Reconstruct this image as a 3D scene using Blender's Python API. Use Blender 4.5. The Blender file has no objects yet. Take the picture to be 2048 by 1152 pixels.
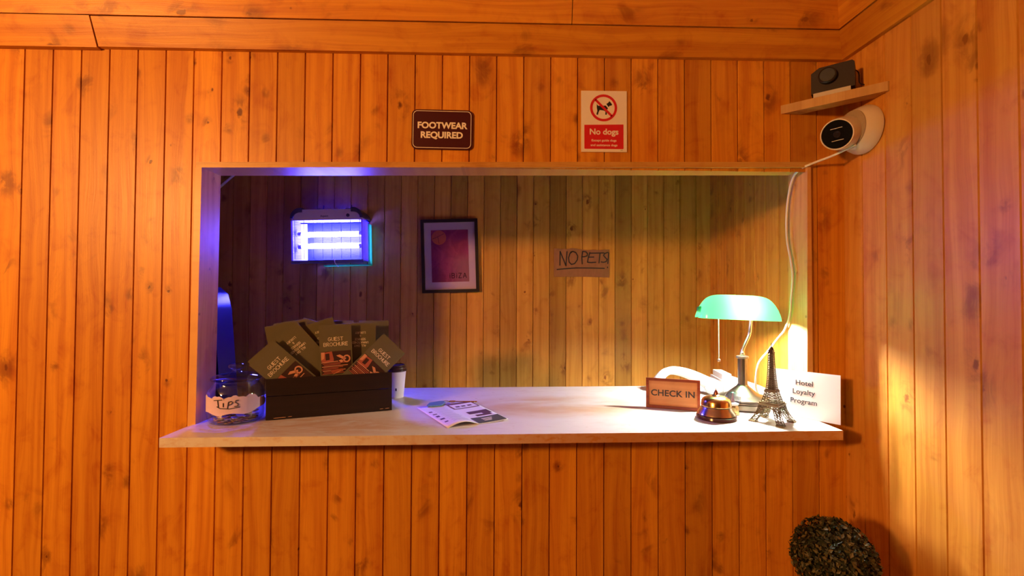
import bpy, bmesh, math, random
from mathutils import Matrix, Vector, Euler
random.seed(7)
S = bpy.context.scene
COL = S.collection
PI = math.pi

# ------------------------------------------------------------------ camera
F_PX, YAW, PIT, ROL = 926.8, 0.02427, 0.01901, 0.00513
cy_, sy_, cp_, sp_, cr_, sr_ = math.cos(YAW), math.sin(YAW), math.cos(PIT), math.sin(PIT), math.cos(ROL), math.sin(ROL)
fwd = Vector((sy_*cp_, cy_*cp_, sp_)); rgt = Vector((cy_, -sy_, 0)); upv = rgt.cross(fwd)
r2 = rgt*cr_ + upv*sr_; u2 = -rgt*sr_ + upv*cr_
cam = bpy.data.cameras.new('camera'); cam.sensor_width = 36.0; cam.lens = F_PX/2048*36.0; cam.clip_start = .02
cam_o = bpy.data.objects.new('camera', cam); COL.objects.link(cam_o)
m = Matrix.Identity(4)
for i in range(3):
    m[i][0] = r2[i]; m[i][1] = u2[i]; m[i][2] = -fwd[i]
m.translation = Vector((1.5126, -1.4927, 1.40))
cam_o.matrix_world = m
S.camera = cam_o

# ------------------------------------------------------------------ world, lights, exposure
S.view_settings.view_transform = 'Standard'; S.view_settings.look = 'None'
S.view_settings.exposure = 0.0; S.view_settings.gamma = 1.0
S.view_settings.use_curve_mapping = False
w = bpy.data.worlds.new('world'); S.world = w; w.use_nodes = True
w.node_tree.nodes['Background'].inputs[0].default_value = (1.0, .30, .10, 1)
w.node_tree.nodes['Background'].inputs[1].default_value = 0.05
S.cycles.transparent_max_bounces = 32
def area(name, loc, target, size, power, color):
    l = bpy.data.lights.new(name, 'AREA'); l.shape = 'DISK'; l.size = size; l.energy = power; l.color = color
    o = bpy.data.objects.new(name, l); COL.objects.link(o); o.location = loc
    d = Vector(target) - Vector(loc); o.rotation_euler = d.to_track_quat('-Z', 'Y').to_euler()
    return o
# the warm lamp of the lobby, standing to the left of the photographer
area('lobby_lamp', (-1.4, -2.9, 2.17), (-.65, .0, 2.05), .34, 158, (1.0, .43, .12))

# ------------------------------------------------------------------ helpers
def mat(name, col, rough=.5, metal=0, spec=.5, emit=None, es=0, alpha=None):
    m = bpy.data.materials.new(name); m.use_nodes = True
    b = m.node_tree.nodes['Principled BSDF']
    b.inputs['Base Color'].default_value = (*col, 1); b.inputs['Roughness'].default_value = rough
    b.inputs['Metallic'].default_value = metal; b.inputs['Specular IOR Level'].default_value = spec
    if emit: b.inputs['Emission Color'].default_value = (*emit, 1); b.inputs['Emission Strength'].default_value = es
    return m

def translucent(name, col, tcol, f, rough=.35):
    m = mat(name, col, rough); t = NT(m)
    tl = t.n('ShaderNodeBsdfTranslucent'); tl.inputs[0].default_value = (*tcol, 1); mx = t.n('ShaderNodeMixShader'); mx.inputs[0].default_value = f
    t.t.links.new(t.b.outputs[0], mx.inputs[1]); t.t.links.new(tl.outputs[0], mx.inputs[2])
    for nd in t.t.nodes:
        if nd.type == 'OUTPUT_MATERIAL': t.t.links.new(mx.outputs[0], nd.inputs[0])
    return m

class NT:
    def __init__(s, m): s.t = m.node_tree; s.b = s.t.nodes['Principled BSDF']
    def n(s, typ, **kw):
        nd = s.t.nodes.new(typ)
        for k, v in kw.items(): setattr(nd, k, v)
        return nd
    def set(s, sock, v):
        if hasattr(v, 'is_output') or isinstance(v, bpy.types.NodeSocket): s.t.links.new(v, sock)
        else: sock.default_value = v
    def math(s, op, a, b=0.0, c=0.0, clamp=False):
        nd = s.n('ShaderNodeMath', operation=op); nd.use_clamp = clamp
        s.set(nd.inputs[0], a); s.set(nd.inputs[1], b); s.set(nd.inputs[2], c); return nd.outputs[0]
    def xyz(s, a, b, c):
        nd = s.n('ShaderNodeCombineXYZ'); s.set(nd.inputs[0], a); s.set(nd.inputs[1], b); s.set(nd.inputs[2], c); return nd.outputs[0]
    def noise(s, vec, scale=1, detail=3, rough=.5, dist=0):
        nd = s.n('ShaderNodeTexNoise'); s.set(nd.inputs['Vector'], vec); nd.inputs['Scale'].default_value = scale
        nd.inputs['Detail'].default_value = detail; nd.inputs['Roughness'].default_value = rough
        nd.inputs['Distortion'].default_value = dist; return nd.outputs[0]
    def ss(s, v, a, b):
        nd = s.n('ShaderNodeMapRange', interpolation_type='SMOOTHSTEP'); s.set(nd.inputs[0], v)
        nd.inputs[1].default_value = a; nd.inputs[2].default_value = b; return nd.outputs[0]
    def mix(s, f, a, b, mode='MIX'):
        nd = s.n('ShaderNodeMix', data_type='RGBA', blend_type=mode); s.set(nd.inputs[0], f)
        s.set(nd.inputs[6], a if not isinstance(a, tuple) else (*a, 1)); s.set(nd.inputs[7], b if not isinstance(b, tuple) else (*b, 1))
        return nd.outputs[2]
    def coords(s, kind='Object'):
        tc = s.n('ShaderNodeTexCoord'); sp = s.n('ShaderNodeSeparateXYZ'); s.t.links.new(tc.outputs[kind], sp.inputs[0]); return sp.outputs

PITCH = .088
def wood(name, across, along, phase=0.0, pitch=PITCH, light=(.70, .31, .024), dark=(.44, .115, .006), vary=.30, rough=.33, knots=1.0, spec=.32, seed=0.0):
    m = mat(name, light, rough); t = NT(m); c = t.coords()
    u = c['XYZ'.index(across)]; v = c['XYZ'.index(along)]
    bid = t.math('FLOOR', t.math('DIVIDE', t.math('SUBTRACT', u, phase), pitch))
    wn = t.n('ShaderNodeTexWhiteNoise', noise_dimensions='1D'); t.set(wn.inputs['W'], t.math('ADD', bid, seed + .37)); r = wn.outputs[0]
    wn2 = t.n('ShaderNodeTexWhiteNoise', noise_dimensions='1D'); t.set(wn2.inputs['W'], t.math('ADD', bid, seed + 91.7)); rb = wn2.outputs[0]
    off = t.math('MULTIPLY', r, 41.0)
    vo = t.math('ADD', v, off)
    bend = t.math('MULTIPLY', t.noise(t.xyz(t.math('MULTIPLY', u, 9.0), off, t.math('MULTIPLY', vo, 2.2)), 1, 2), .05)
    ub = t.math('ADD', u, bend)
    fig = t.noise(t.xyz(t.math('MULTIPLY', ub, 46.0), off, t.math('MULTIPLY', vo, 1.1)), 1, 4, .55)
    fine = t.noise(t.xyz(t.math('MULTIPLY', ub, 330.0), off, t.math('MULTIPLY', vo, 5.0)), 1, 3)
    blot = t.noise(t.xyz(t.math('MULTIPLY', u, 15.0), off, t.math('MULTIPLY', vo, 11.0)), 1, 4, .6, .8)
    g = t.math('ADD', t.math('MULTIPLY', t.ss(fig, .34, .70), .58), t.math('MULTIPLY', t.ss(fine, .35, .75), .22))
    g = t.math('ADD', g, t.math('MULTIPLY', t.ss(blot, .48, .82), .50), clamp=True)
    col = t.mix(g, light, dark)
    # knots: two layers of scattered small spots, each with a feathered halo
    kd = None
    for (su, sv, th, cut, sd) in ((10.0, 5.5, .115, .52, 0.0), (17.0, 13.0, .10, .74, 7.3)):
        vor = t.n('ShaderNodeTexVoronoi', feature='F1', distance='EUCLIDEAN'); vor.inputs['Scale'].default_value = 1
        wob = t.math('MULTIPLY', t.math('SUBTRACT', t.noise(t.xyz(t.math('MULTIPLY', u, 60.0), sd, t.math('MULTIPLY', vo, 60.0)), 1, 2), .5), .16)
        t.set(vor.inputs['Vector'], t.xyz(t.math('ADD', t.math('MULTIPLY', u, su), wob), t.math('ADD', sd, t.math('MULTIPLY', r, 13.0)), t.math('ADD', t.math('MULTIPLY', vo, sv), wob)))
        sc = t.n('ShaderNodeSeparateXYZ'); t.t.links.new(vor.outputs['Color'], sc.inputs[0])
        on = t.math('GREATER_THAN', sc.outputs[0], cut)
        core = t.math('MULTIPLY', t.math('SUBTRACT', 1.0, t.ss(vor.outputs['Distance'], th*.45, th)), on)
        halo = t.math('MULTIPLY', t.math('MULTIPLY', t.math('SUBTRACT', 1.0, t.ss(vor.outputs['Distance'], th, th*3.6)), on), t.ss(blot, .42, .60))
        k = t.math('MAXIMUM', t.math('MULTIPLY', core, .92), t.math('MULTIPLY', halo, .62))
        kd = k if kd is None else t.math('MAXIMUM', kd, k)
    col = t.mix(t.math('MULTIPLY', kd, knots), col, (.125, .022, .003))
    # board-to-board tone
    tone = t.math('ADD', 1.0 - vary*.62, t.math('MULTIPLY', t.math('POWER', rb, .6), vary))
    tc = t.xyz(tone, tone, tone)
    col = t.mix(1.0, col, tc, 'MULTIPLY')
    t.set(t.b.inputs['Base Color'], col)
    t.set(t.b.inputs['Roughness'], t.math('ADD', rough, t.math('MULTIPLY', fine, .12)))
    t.b.inputs['Specular IOR Level'].default_value = spec
    bp = t.n('ShaderNodeBump'); bp.inputs['Strength'].default_value = .10; bp.inputs['Distance'].default_value = .002
    t.set(bp.inputs['Height'], t.math('SUBTRACT', fine, kd)); t.t.links.new(bp.outputs[0], t.b.inputs['Normal'])
    return m

def obj(name, bm, mats, parent=None, loc=None, rot=None, smooth=False):
    me = bpy.data.meshes.new(name); bmesh.ops.recalc_face_normals(bm, faces=bm.faces[:]) if smooth != 'raw' else None
    bm.to_mesh(me); bm.free()
    for q in (mats if isinstance(mats, (list, tuple)) else [mats]): me.materials.append(q)
    if smooth is True:
        for p in me.polygons: p.use_smooth = True
    o = bpy.data.objects.new(name, me); COL.objects.link(o)
    if parent: o.parent = parent
    if loc: o.location = loc
    if rot: o.rotation_euler = rot
    return o
def smooth_by_angle(o, deg=35):
    me = o.data
    for p in me.polygons: p.use_smooth = True
    bm = bmesh.new(); bm.from_mesh(me)
    for e in bm.edges:
        if len(e.link_faces) == 2 and e.calc_face_angle(0) > math.radians(deg): e.smooth = False
    bm.to_mesh(me); bm.free(); return o
def tag(o, label, cat, group=None):
    o['label'] = label; o['category'] = cat
    if group: o['group'] = group
    return o
def thing(name, label, cat, loc=(0, 0, 0), rot=(0, 0, 0), group=None):
    o = bpy.data.objects.new(name, None); o.empty_display_size = .05; COL.objects.link(o)
    o.location = loc; o.rotation_euler = rot
    return tag(o, label, cat, group)
def struct(o): o['kind'] = 'structure'; return o

def nb(): return bmesh.new()
def box(bm, a, b, mi=0, M=None):
    x0, y0, z0 = a; x1, y1, z1 = b
    vs = [bm.verts.new(p) for p in ((x0,y0,z0),(x1,y0,z0),(x1,y1,z0),(x0,y1,z0),(x0,y0,z1),(x1,y0,z1),(x1,y1,z1),(x0,y1,z1))]
    fs = [bm.faces.new([vs[i] for i in q]) for q in ((0,3,2,1),(4,5,6,7),(0,1,5,4),(1,2,6,5),(2,3,7,6),(3,0,4,7))]
    for f in fs: f.material_index = mi
    if M: bmesh.ops.transform(bm, matrix=M, verts=vs)
    return vs
def bevel(bm, w=.002, seg=2, ang=30):
    es = [e for e in bm.edges if len(e.link_faces) == 2 and e.calc_face_angle(0) > math.radians(ang)]
    bmesh.ops.bevel(bm, geom=es, offset=w, segments=seg, affect='EDGES', profile=.5, clamp_overlap=True); return bm
def prism(bm, pts, axis, d0, d1, mi=0):
    """polygon pts (2D) extruded along axis from d0 to d1; axis 'Y': pts are (x,z), 'Z': (x,y), 'X': (y,z)"""
    def P(p, d): return {'Y': (p[0], d, p[1]), 'Z': (p[0], p[1], d), 'X': (d, p[0], p[1])}[axis]
    A = [bm.verts.new(P(p, d0)) for p in pts]; B = [bm.verts.new(P(p, d1)) for p in pts]; n = len(pts)
    fs = [bm.faces.new(A), bm.faces.new(B[::-1])] + [bm.faces.new((A[i], A[(i+1) % n], B[(i+1) % n], B[i])) for i in range(n)]
    for f in fs: f.material_index = mi
    return A + B
def lathe(bm, prof, seg=40, M=None, mi=0, cap=True):
    rings = []; new = []
    for r, z in prof:
        if r < 1e-6: v = [bm.verts.new((0, 0, z))]
        else: v = [bm.verts.new((r*math.cos(2*PI*i/seg), r*math.sin(2*PI*i/seg), z)) for i in range(seg)]
        rings.append(v); new += v
    for a, b in zip(rings, rings[1:]):
        for i in range(seg):
            j = (i+1) % seg
            if len(a) == 1 and len(b) == 1: continue
            if len(a) == 1: f = bm.faces.new((a[0], b[j], b[i]))
            elif len(b) == 1: f = bm.faces.new((a[i], a[j], b[0]))
            else: f = bm.faces.new((a[i], a[j], b[j], b[i]))
            f.material_index = mi
    if cap:
        for rg in (rings[0], rings[-1]):
            if len(rg) > 2: bm.faces.new(rg).material_index = mi
    if M: bmesh.ops.transform(bm, matrix=M, verts=new)
    return new
def spline(pts, n=8):
    pts = [Vector(p) for p in pts]; out = []
    for i in range(len(pts)-1):
        p0 = pts[max(i-1, 0)]; p1 = pts[i]; p2 = pts[i+1]; p3 = pts[min(i+2, len(pts)-1)]
        for k in range(n):
            t = k/n
            out.append(.5*((2*p1) + (-p0+p2)*t + (2*p0-5*p1+4*p2-p3)*t*t + (-p0+3*p1-3*p2+p3)*t**3))
    out.append(pts[-1]); return out
def tube(bm, pts, r, seg=8, mi=0):
    pts = [Vector(p) for p in pts]; rings = []; prev = None
    rs = r if isinstance(r, (list, tuple)) else [r]*len(pts)
    for i, p in enumerate(pts):
        d = (pts[min(i+1, len(pts)-1)] - pts[max(i-1, 0)]).normalized()
        if prev is None:
            a = Vector((0, 0, 1)) if abs(d.z) < .9 else Vector((1, 0, 0)); s = d.cross(a).normalized()
        else: s = (prev - d*prev.dot(d)).normalized()
        prev = s; q = d.cross(s)
        rings.append([bm.verts.new(p + rs[i]*(math.cos(2*PI*k/seg)*s + math.sin(2*PI*k/seg)*q)) for k in range(seg)])
    for a, b in zip(rings, rings[1:]):
        for k in range(seg): bm.faces.new((a[k], a[(k+1) % seg], b[(k+1) % seg], b[k])).material_index = mi
    bm.faces.new(rings[0]).material_index = mi; bm.faces.new(rings[-1][::-1]).material_index = mi
def sphere(bm, c, r, u=20, v=12, mi=0, sc=(1, 1, 1)):
    d = bmesh.ops.create_uvsphere(bm, u_segments=u, v_segments=v, radius=r)
    bmesh.ops.transform(bm, matrix=Matrix.Translation(c) @ Matrix.Diagonal((*sc, 1)), verts=d['verts'])
    for x in d['verts']:
        for f in x.link_faces: f.material_index = mi
def rrect(x0, y0, x1, y1, r, n=6):
    out = []
    for cx, cy, a in ((x1-r, y1-r, 0), (x0+r, y1-r, 90), (x0+r, y0+r, 180), (x1-r, y0+r, 270)):
        for i in range(n+1):
            t = math.radians(a + 90*i/n); out.append((cx + r*math.cos(t), cy + r*math.sin(t)))
    return out

UP = Matrix.Rotation(PI/2, 4, 'X')      # font plane XY -> local XZ facing -Y
def text_bm(body, height, bold=0.0, xs=1.0, spacing=1.0, align='CENTER', line=1.0, extrude=.0002):
    """printed lettering, cap height in metres, on the local XZ plane facing -Y"""
    cu = bpy.data.curves.new('t', 'FONT'); cu.body = body; cu.size = height/.727; cu.align_x = align; cu.align_y = 'CENTER'
    cu.offset = bold*height; cu.extrude = extrude; cu.space_character = spacing; cu.space_line = line; cu.resolution_u = 4
    o = bpy.data.objects.new('t', cu); COL.objects.link(o)
    dg = bpy.context.evaluated_depsgraph_get(); me = bpy.data.meshes.new_from_object(o.evaluated_get(dg))
    bm = nb(); bm.from_mesh(me)
    bmesh.ops.transform(bm, matrix=UP @ Matrix.Diagonal((xs, 1, 1, 1)), verts=bm.verts[:])
    bpy.data.objects.remove(o); bpy.data.curves.remove(cu); bpy.data.meshes.remove(me)
    return bm
def arc(cx, cy, rx, ry, a0, a1, n=10):
    return [(cx + rx*math.cos(math.radians(a0+(a1-a0)*i/n)), cy + ry*math.sin(math.radians(a0+(a1-a0)*i/n))) for i in range(n+1)]
GL = {  # hand-lettered strokes in a box 1 high; (width, strokes)
 'A': (.72, [[(0,0),(.36,1),(.72,0)], [(.12,.36),(.6,.36)]]),
 'B': (.6, [[(0,0),(0,1)], [(0,1)]+arc(.3,.77,.24,.23,90,-90)+[(0,.54)], [(0,.54)]+arc(.33,.27,.27,.27,90,-90)+[(0,0)]]),
 'C': (.65, [arc(.38,.5,.38,.5,55,305)]),
 'D': (.65, [[(0,0),(0,1)], [(0,1)]+arc(.2,.5,.45,.5,90,-90)+[(0,0)]]),
 'E': (.55, [[(.55,1),(0,1),(0,0),(.55,0)], [(0,.52),(.46,.52)]]),
 'F': (.55, [[(.55,1),(0,1),(0,0)], [(0,.52),(.46,.52)]]),
 'G': (.7, [arc(.38,.5,.38,.5,55,330)+[(.7,.45),(.42,.45)]]),
 'H': (.62, [[(0,0),(0,1)], [(.62,0),(.62,1)], [(0,.52),(.62,.52)]]),
 'I': (.1, [[(.05,0),(.05,1)]]),
 'L': (.5, [[(0,1),(0,0),(.5,0)]]),
 'M': (.8, [[(0,0),(.1,1),(.4,.25),(.7,1),(.8,0)]]),
 'N': (.66, [[(0,0),(0,1),(.66,0),(.66,1)]]),
 'O': (.74, [arc(.37,.5,.37,.5,90,450,18)]),
 'P': (.56, [[(0,0),(0,1)], [(0,1)]+arc(.28,.74,.28,.26,90,-90)+[(0,.48)]]),
 'R': (.62, [[(0,0),(0,1)], [(0,1)]+arc(.28,.76,.28,.24,90,-90)+[(0,.5)], [(.2,.5),(.62,0)]]),
 'S': (.56, [arc(.3,.76,.26,.24,35,250,9)+arc(.27,.26,.27,.27,80,-150,9)]),
 'T': (.66, [[(0,1),(.66,1)], [(.33,1),(.33,0)]]),
 'U': (.62, [[(0,1),(0,.32)]+arc(.31,.31,.31,.31,180,360)+[(.62,1)]]),
 'V': (.66, [[(0,1),(.33,0),(.66,1)]]),
 'X': (.64, [[(0,0),(.64,1)], [(0,1),(.64,0)]]),
 'Y': (.62, [[(0,1),(.31,.5),(.62,1)], [(.31,.5),(.31,0)]]),
 'Z': (.6, [[(0,1),(.6,1),(0,0),(.6,0)]]),
 'i': (.1, [[(.05,0),(.05,.66)], [(.05,.9),(.05,.94)]]),
 'p': (.45, [[(0,-.1),(0,.62)], [(0,.6)]+arc(.2,.42,.25,.2,90,-90)+[(0,.22)]]),
 's': (.42, [arc(.24,.5,.18,.18,40,250,7)+arc(.2,.17,.2,.17,80,-150,7)]),
 'n': (.42, [[(0,0),(0,.6)], [(0,.4)]+arc(.21,.38,.21,.24,150,0,6)+[(.42,0)]]),
 'e': (.44, [[(.02,.32),(.44,.32)]+arc(.23,.31,.22,.31,5,300,9)]),
 'c': (.42, [arc(.24,.31,.22,.31,55,305,8)]),
 't': (.34, [[(.17,.95),(.17,0)], [(0,.62),(.34,.62)]]),
 '!': (.1, [[(.05,1),(.05,.25)], [(.05,0),(.05,.03)]]),
 '&': (.66, [[(.62,0),(.16,.68)]+arc(.3,.8,.16,.2,200,-10,7)+[(.1,.4)]+arc(.26,.23,.24,.23,150,330,8)+[(.62,.45)]]),
 ' ': (.4, []),
}
def ribbon(bm, pts, wd, y=0.0, th=.0003, mi=0):
    """a flat pen stroke on local XZ, facing -Y"""
    def disc(p):
        prism(bm, [(p[0]+wd/2*math.cos(2*PI*k/8), p[1]+wd/2*math.sin(2*PI*k/8)) for k in range(8)], 'Y', y-th, y, mi)
    for a, b in zip(pts, pts[1:]):
        dx, dz = b[0]-a[0], b[1]-a[1]; L = math.hypot(dx, dz)
        if L < 1e-7: continue
        nx, nz = -dz/L*wd/2, dx/L*wd/2
        prism(bm, [(a[0]+nx, a[1]+nz), (b[0]+nx, b[1]+nz), (b[0]-nx, b[1]-nz), (a[0]-nx, a[1]-nz)], 'Y', y-th, y, mi)
    for p in pts: disc(p)
def strokes_bm(bm, txt, h, x=0, z=0, wd=None, gap=.2, xs=1.0, mi=0, flip=False, align='C', y=0.0, th=.0003):
    wd = wd or h*.14
    tot = sum(GL[c][0]+gap for c in txt)-gap; cx = -tot/2 if align == 'C' else 0
    for c in txt:
        W, ss = GL[c]
        for s in ss:
            q = [((cx+px)*h*xs, (pz-.5)*h) for px, pz in s]
            if flip: q = [(-a, -b) for a, b in q]
            ribbon(bm, [(a+x, b+z) for a, b in q], wd, y, th, mi)
        cx += W+gap

# ------------------------------------------------------------------ materials
W_FRONT = wood('pine_boards_front', 'X', 'Z')
W_RIGHT = wood('pine_boards_right', 'Y', 'Z', phase=-.0761, seed=40, light=(.68, .33, .055), dark=(.45, .14, .018), knots=.8)
W_BACK = wood('pine_boards_back', 'X', 'Z', phase=1.1569, vary=.60, seed=17, light=(.54, .29, .060), dark=(.35, .15, .024))
W_CROWN = wood('pine_crown', 'Z', 'X', phase=2.182, pitch=.081, seed=5, knots=.8)
W_CROWN_R = wood('pine_crown_side', 'Z', 'Y', phase=2.182, pitch=.081, seed=9, knots=.8)
W_TRIM_H = wood('pine_lining_head', 'Z', 'X', phase=1.5, pitch=1, seed=3, knots=.3, light=(.70, .40, .09), dark=(.48, .20, .03))  # greener than the boards: the lamp's green wash is put into the colour
W_TRIM_V = wood('pine_lining_upright', 'Y', 'Z', phase=-.5, pitch=1, seed=6, knots=.5, light=(.70, .40, .13), dark=(.50, .22, .05))
W_SHELF = wood('raw_pine_shelf', 'Y', 'X', phase=-3, pitch=7, light=(.70, .42, .13), dark=(.5, .25, .06), knots=.4)

BLACK = mat('black_plastic', (.012, .012, .014), .4)
DARKINK = mat('marker_ink', (.015, .012, .02), .6)
WHITE = mat('white_plastic', (.82, .82, .82), .35)
PAPER = mat('white_paper', (.85, .85, .86), .8, spec=.2)
BRASS = mat('brass', (.78, .52, .22), .24, 1)
STEEL = mat('brushed_nickel', (.36, .28, .21), .36, 1)

def glass_mat(name, tint=(.96, .97, 1), ior=1.45):
    m = bpy.data.materials.new(name); m.use_nodes = True; t = m.node_tree; t.nodes.clear()
    o = t.nodes.new('ShaderNodeOutputMaterial'); mx = t.nodes.new('ShaderNodeMixShader'); fr = t.nodes.new('ShaderNodeFresnel')
    tr = t.nodes.new('ShaderNodeBsdfTransparent'); gl = t.nodes.new('ShaderNodeBsdfGlossy')
    ge = t.nodes.new('ShaderNodeNewGeometry'); mr = t.nodes.new('ShaderNodeMapRange'); mr.inputs[3].default_value = ior; mr.inputs[4].default_value = 1/ior
    t.links.new(ge.outputs['Backfacing'], mr.inputs[0]); t.links.new(mr.outputs[0], fr.inputs[0])
    tr.inputs[0].default_value = (*tint, 1); gl.inputs['Roughness'].default_value = .03
    t.links.new(fr.outputs[0], mx.inputs[0]); t.links.new(tr.outputs[0], mx.inputs[1]); t.links.new(gl.outputs[0], mx.inputs[2]); t.links.new(mx.outputs[0], o.inputs[0])
    return m
GLASS = glass_mat('clear_glass', (.90, .91, .96), 1.55)

def marble():
    m = mat('stained_stone_counter', (.8, .78, .76), .22); t = NT(m); c = t.coords()
    big = t.noise(t.xyz(t.math('MULTIPLY', c[0], 2.6), t.math('MULTIPLY', c[1], 5.5), 0.0), 1, 4, .6, .4)
    vein = t.noise(t.xyz(t.math('MULTIPLY', c[0], 9.0), t.math('MULTIPLY', c[1], 26.0), c[2]), 1, 5, .65, 1.0)
    spot = t.noise(t.xyz(t.math('MULTIPLY', c[0], 30.0), t.math('MULTIPLY', c[1], 60.0), t.math('MULTIPLY', c[2], 60.0)), 1, 3, .6)
    # an old tea-coloured stain across the middle of the slab
    dx = t.math('DIVIDE', t.math('SUBTRACT', c[0], 1.72), .42); dy = t.math('DIVIDE', t.math('SUBTRACT', c[1], .19), .20)
    rr = t.math('ADD', t.math('MULTIPLY', dx, dx), t.math('MULTIPLY', dy, dy))
    stain = t.math('MULTIPLY', t.math('SUBTRACT', 1.0, t.ss(rr, .1, 1.0)), t.ss(big, .30, .60))
    dx2 = t.math('DIVIDE', t.math('SUBTRACT', c[0], .95), .50); dy2 = t.math('DIVIDE', t.math('SUBTRACT', c[1], -.03), .13)
    r2_ = t.math('ADD', t.math('MULTIPLY', dx2, dx2), t.math('MULTIPLY', dy2, dy2))
    stain2 = t.math('MULTIPLY', t.math('SUBTRACT', 1.0, t.ss(r2_, .1, 1.0)), t.ss(vein, .34, .60))
    st = t.math('MAXIMUM', stain, t.math('MULTIPLY', stain2, .8))
    col = t.mix(t.math('MULTIPLY', t.ss(vein, .5, .72), .35), (.69, .67, .66), (.54, .44, .38))
    col = t.mix(t.math('MULTIPLY', st, .75), col, (.55, .30, .12))
    col = t.mix(t.math('MULTIPLY', t.ss(spot, .66, .78), .5), col, (.32, .15, .07))
    edge = t.math('MULTIPLY', t.math('LESS_THAN', c[1], -.1485), t.math('ADD', t.math('MULTIPLY', t.ss(t.math('ADD', c[0], t.math('MULTIPLY', vein, .8)), 1.2, 2.4), .9), t.math('MULTIPLY', t.ss(spot, .5, .7), .3), clamp=True))
    col = t.mix(edge, col, (.52, .23, .075))
    t.set(t.b.inputs['Base Color'], col)
    t.set(t.b.inputs['Roughness'], t.math('ADD', .20, t.math('MULTIPLY', vein, .25)))
    return m
MARBLE = marble()

# ------------------------------------------------------------------ the setting
XR = 2.6416          # right-hand wall
YB = .9764           # back wall of the office behind the opening
XL = -1.45; YF = -3.0
GH, GD = .0024, .006
def planks(bm, u0, u1, w0, w1, phase, P):
    """tongue-and-groove boards: P(u, depth, w) -> point; depth > 0 goes into the wall"""
    prof = [(u0, 0.0)]; k = math.ceil((u0-phase)/PITCH - 1e-6)
    while phase + k*PITCH < u1:
        u = phase + k*PITCH
        if u - GH > u0 + 1e-4 and u + GH < u1 - 1e-4: prof += [(u-GH, 0), (u-GH*.25, GD), (u+GH*.25, GD), (u+GH, 0)]
        k += 1
    prof.append((u1, 0.0))
    A = [bm.verts.new(P(u, d, w0)) for u, d in prof]; B = [bm.verts.new(P(u, d, w1)) for u, d in prof]
    for i in range(len(prof)-1): bm.faces.new((A[i], A[i+1], B[i+1], B[i]))

# opening outline (outer side of the lining), slightly out of level as in the old partition
OL, OR_ = .546, 2.524
HT_L, HT_R = 1.822, 1.846       # outer top of the head lining at its left and right end
WT = .088
bm = nb(); PF = lambda u, d, w: (u, d, w)
planks(bm, XL, OL, 0, 2.36, 0, PF); planks(bm, OR_, XR, 0, 2.36, 0, PF)
planks(bm, OL, OR_, 1.815, 2.36, 0, PF); planks(bm, OL, OR_, 0, .985, 0, PF)
for a, b in (((XL, .007, 0), (OL, WT, 2.36)), ((OR_, .007, 0), (XR, WT, 2.36)), ((OL, .007, 1.848), (OR_, WT, 2.36)), ((OL, .007, 0), (OR_, WT, .97))): box(bm, a, b)
struct(obj('wall_front', bm, W_FRONT, smooth='raw'))
bm = nb(); planks(bm, YF, YB, 0, 2.36, -.0761, lambda u, d, w: (XR+d, u, w)); box(bm, (XR+.007, YF, 0), (XR+.06, YB+.06, 2.36))
struct(obj('wall_right', bm, W_RIGHT, smooth='raw'))
bm = nb(); planks(bm, XL, XR, 0, 2.36, 1.1569, lambda u, d, w: (u, YB+d, w)); box(bm, (XL, YB+.007, 0), (XR, YB+.06, 2.36))
struct(obj('wall_back', bm, W_BACK, smooth='raw'))
bm = nb(); planks(bm, WT, YB, 0, 2.36, .0, lambda u, d, w: (XL-d, u, w)); box(bm, (XL-.06, WT, 0), (XL-.007, YB+.06, 2.36))
struct(obj('wall_left', bm, W_RIGHT, smooth='raw'))
bm = nb(); box(bm, (XL-.06, YF, -.05), (XR+.06, YB+.06, 0)); struct(obj('floor', bm, mat('dark_carpet', (.09, .05, .03), .9)))
bm = nb(); box(bm, (XL-.06, YF, 2.36), (XR+.06, WT, 2.41)); struct(obj('ceiling', bm, mat('painted_ceiling', (.75, .70, .64), .8)))
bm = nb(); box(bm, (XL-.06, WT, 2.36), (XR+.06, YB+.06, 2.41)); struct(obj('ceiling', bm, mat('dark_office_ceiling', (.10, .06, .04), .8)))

# lining of the service opening: head and two uprights
TP = -.010
bm = nb(); prism(bm, [(OL, HT_L-.018), (OR_, HT_R-.018), (OR_, HT_R), (OL, HT_L)], 'Y', TP, WT+.002); bevel(bm, .0015, 1)
struct(obj('trim_1', bm, W_TRIM_H))
bm = nb(); prism(bm, [(OL-.012, .985), (OL+.013, .985), (OL+.018, HT_L-.0178), (OL, HT_L-.018), (OL-.002, HT_L-.018)], 'Y', TP, WT+.002); bevel(bm, .0015, 1)
struct(obj('trim_2', bm, W_TRIM_V))
bm = nb(); prism(bm, [(OR_-.018, .985), (OR_+.002, .985), (OR_, HT_R-.018), (OR_-.012, HT_R-.0181)], 'Y', TP, WT+.002); bevel(bm, .0015, 1)
struct(obj('trim_3', bm, W_TRIM_V))

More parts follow.
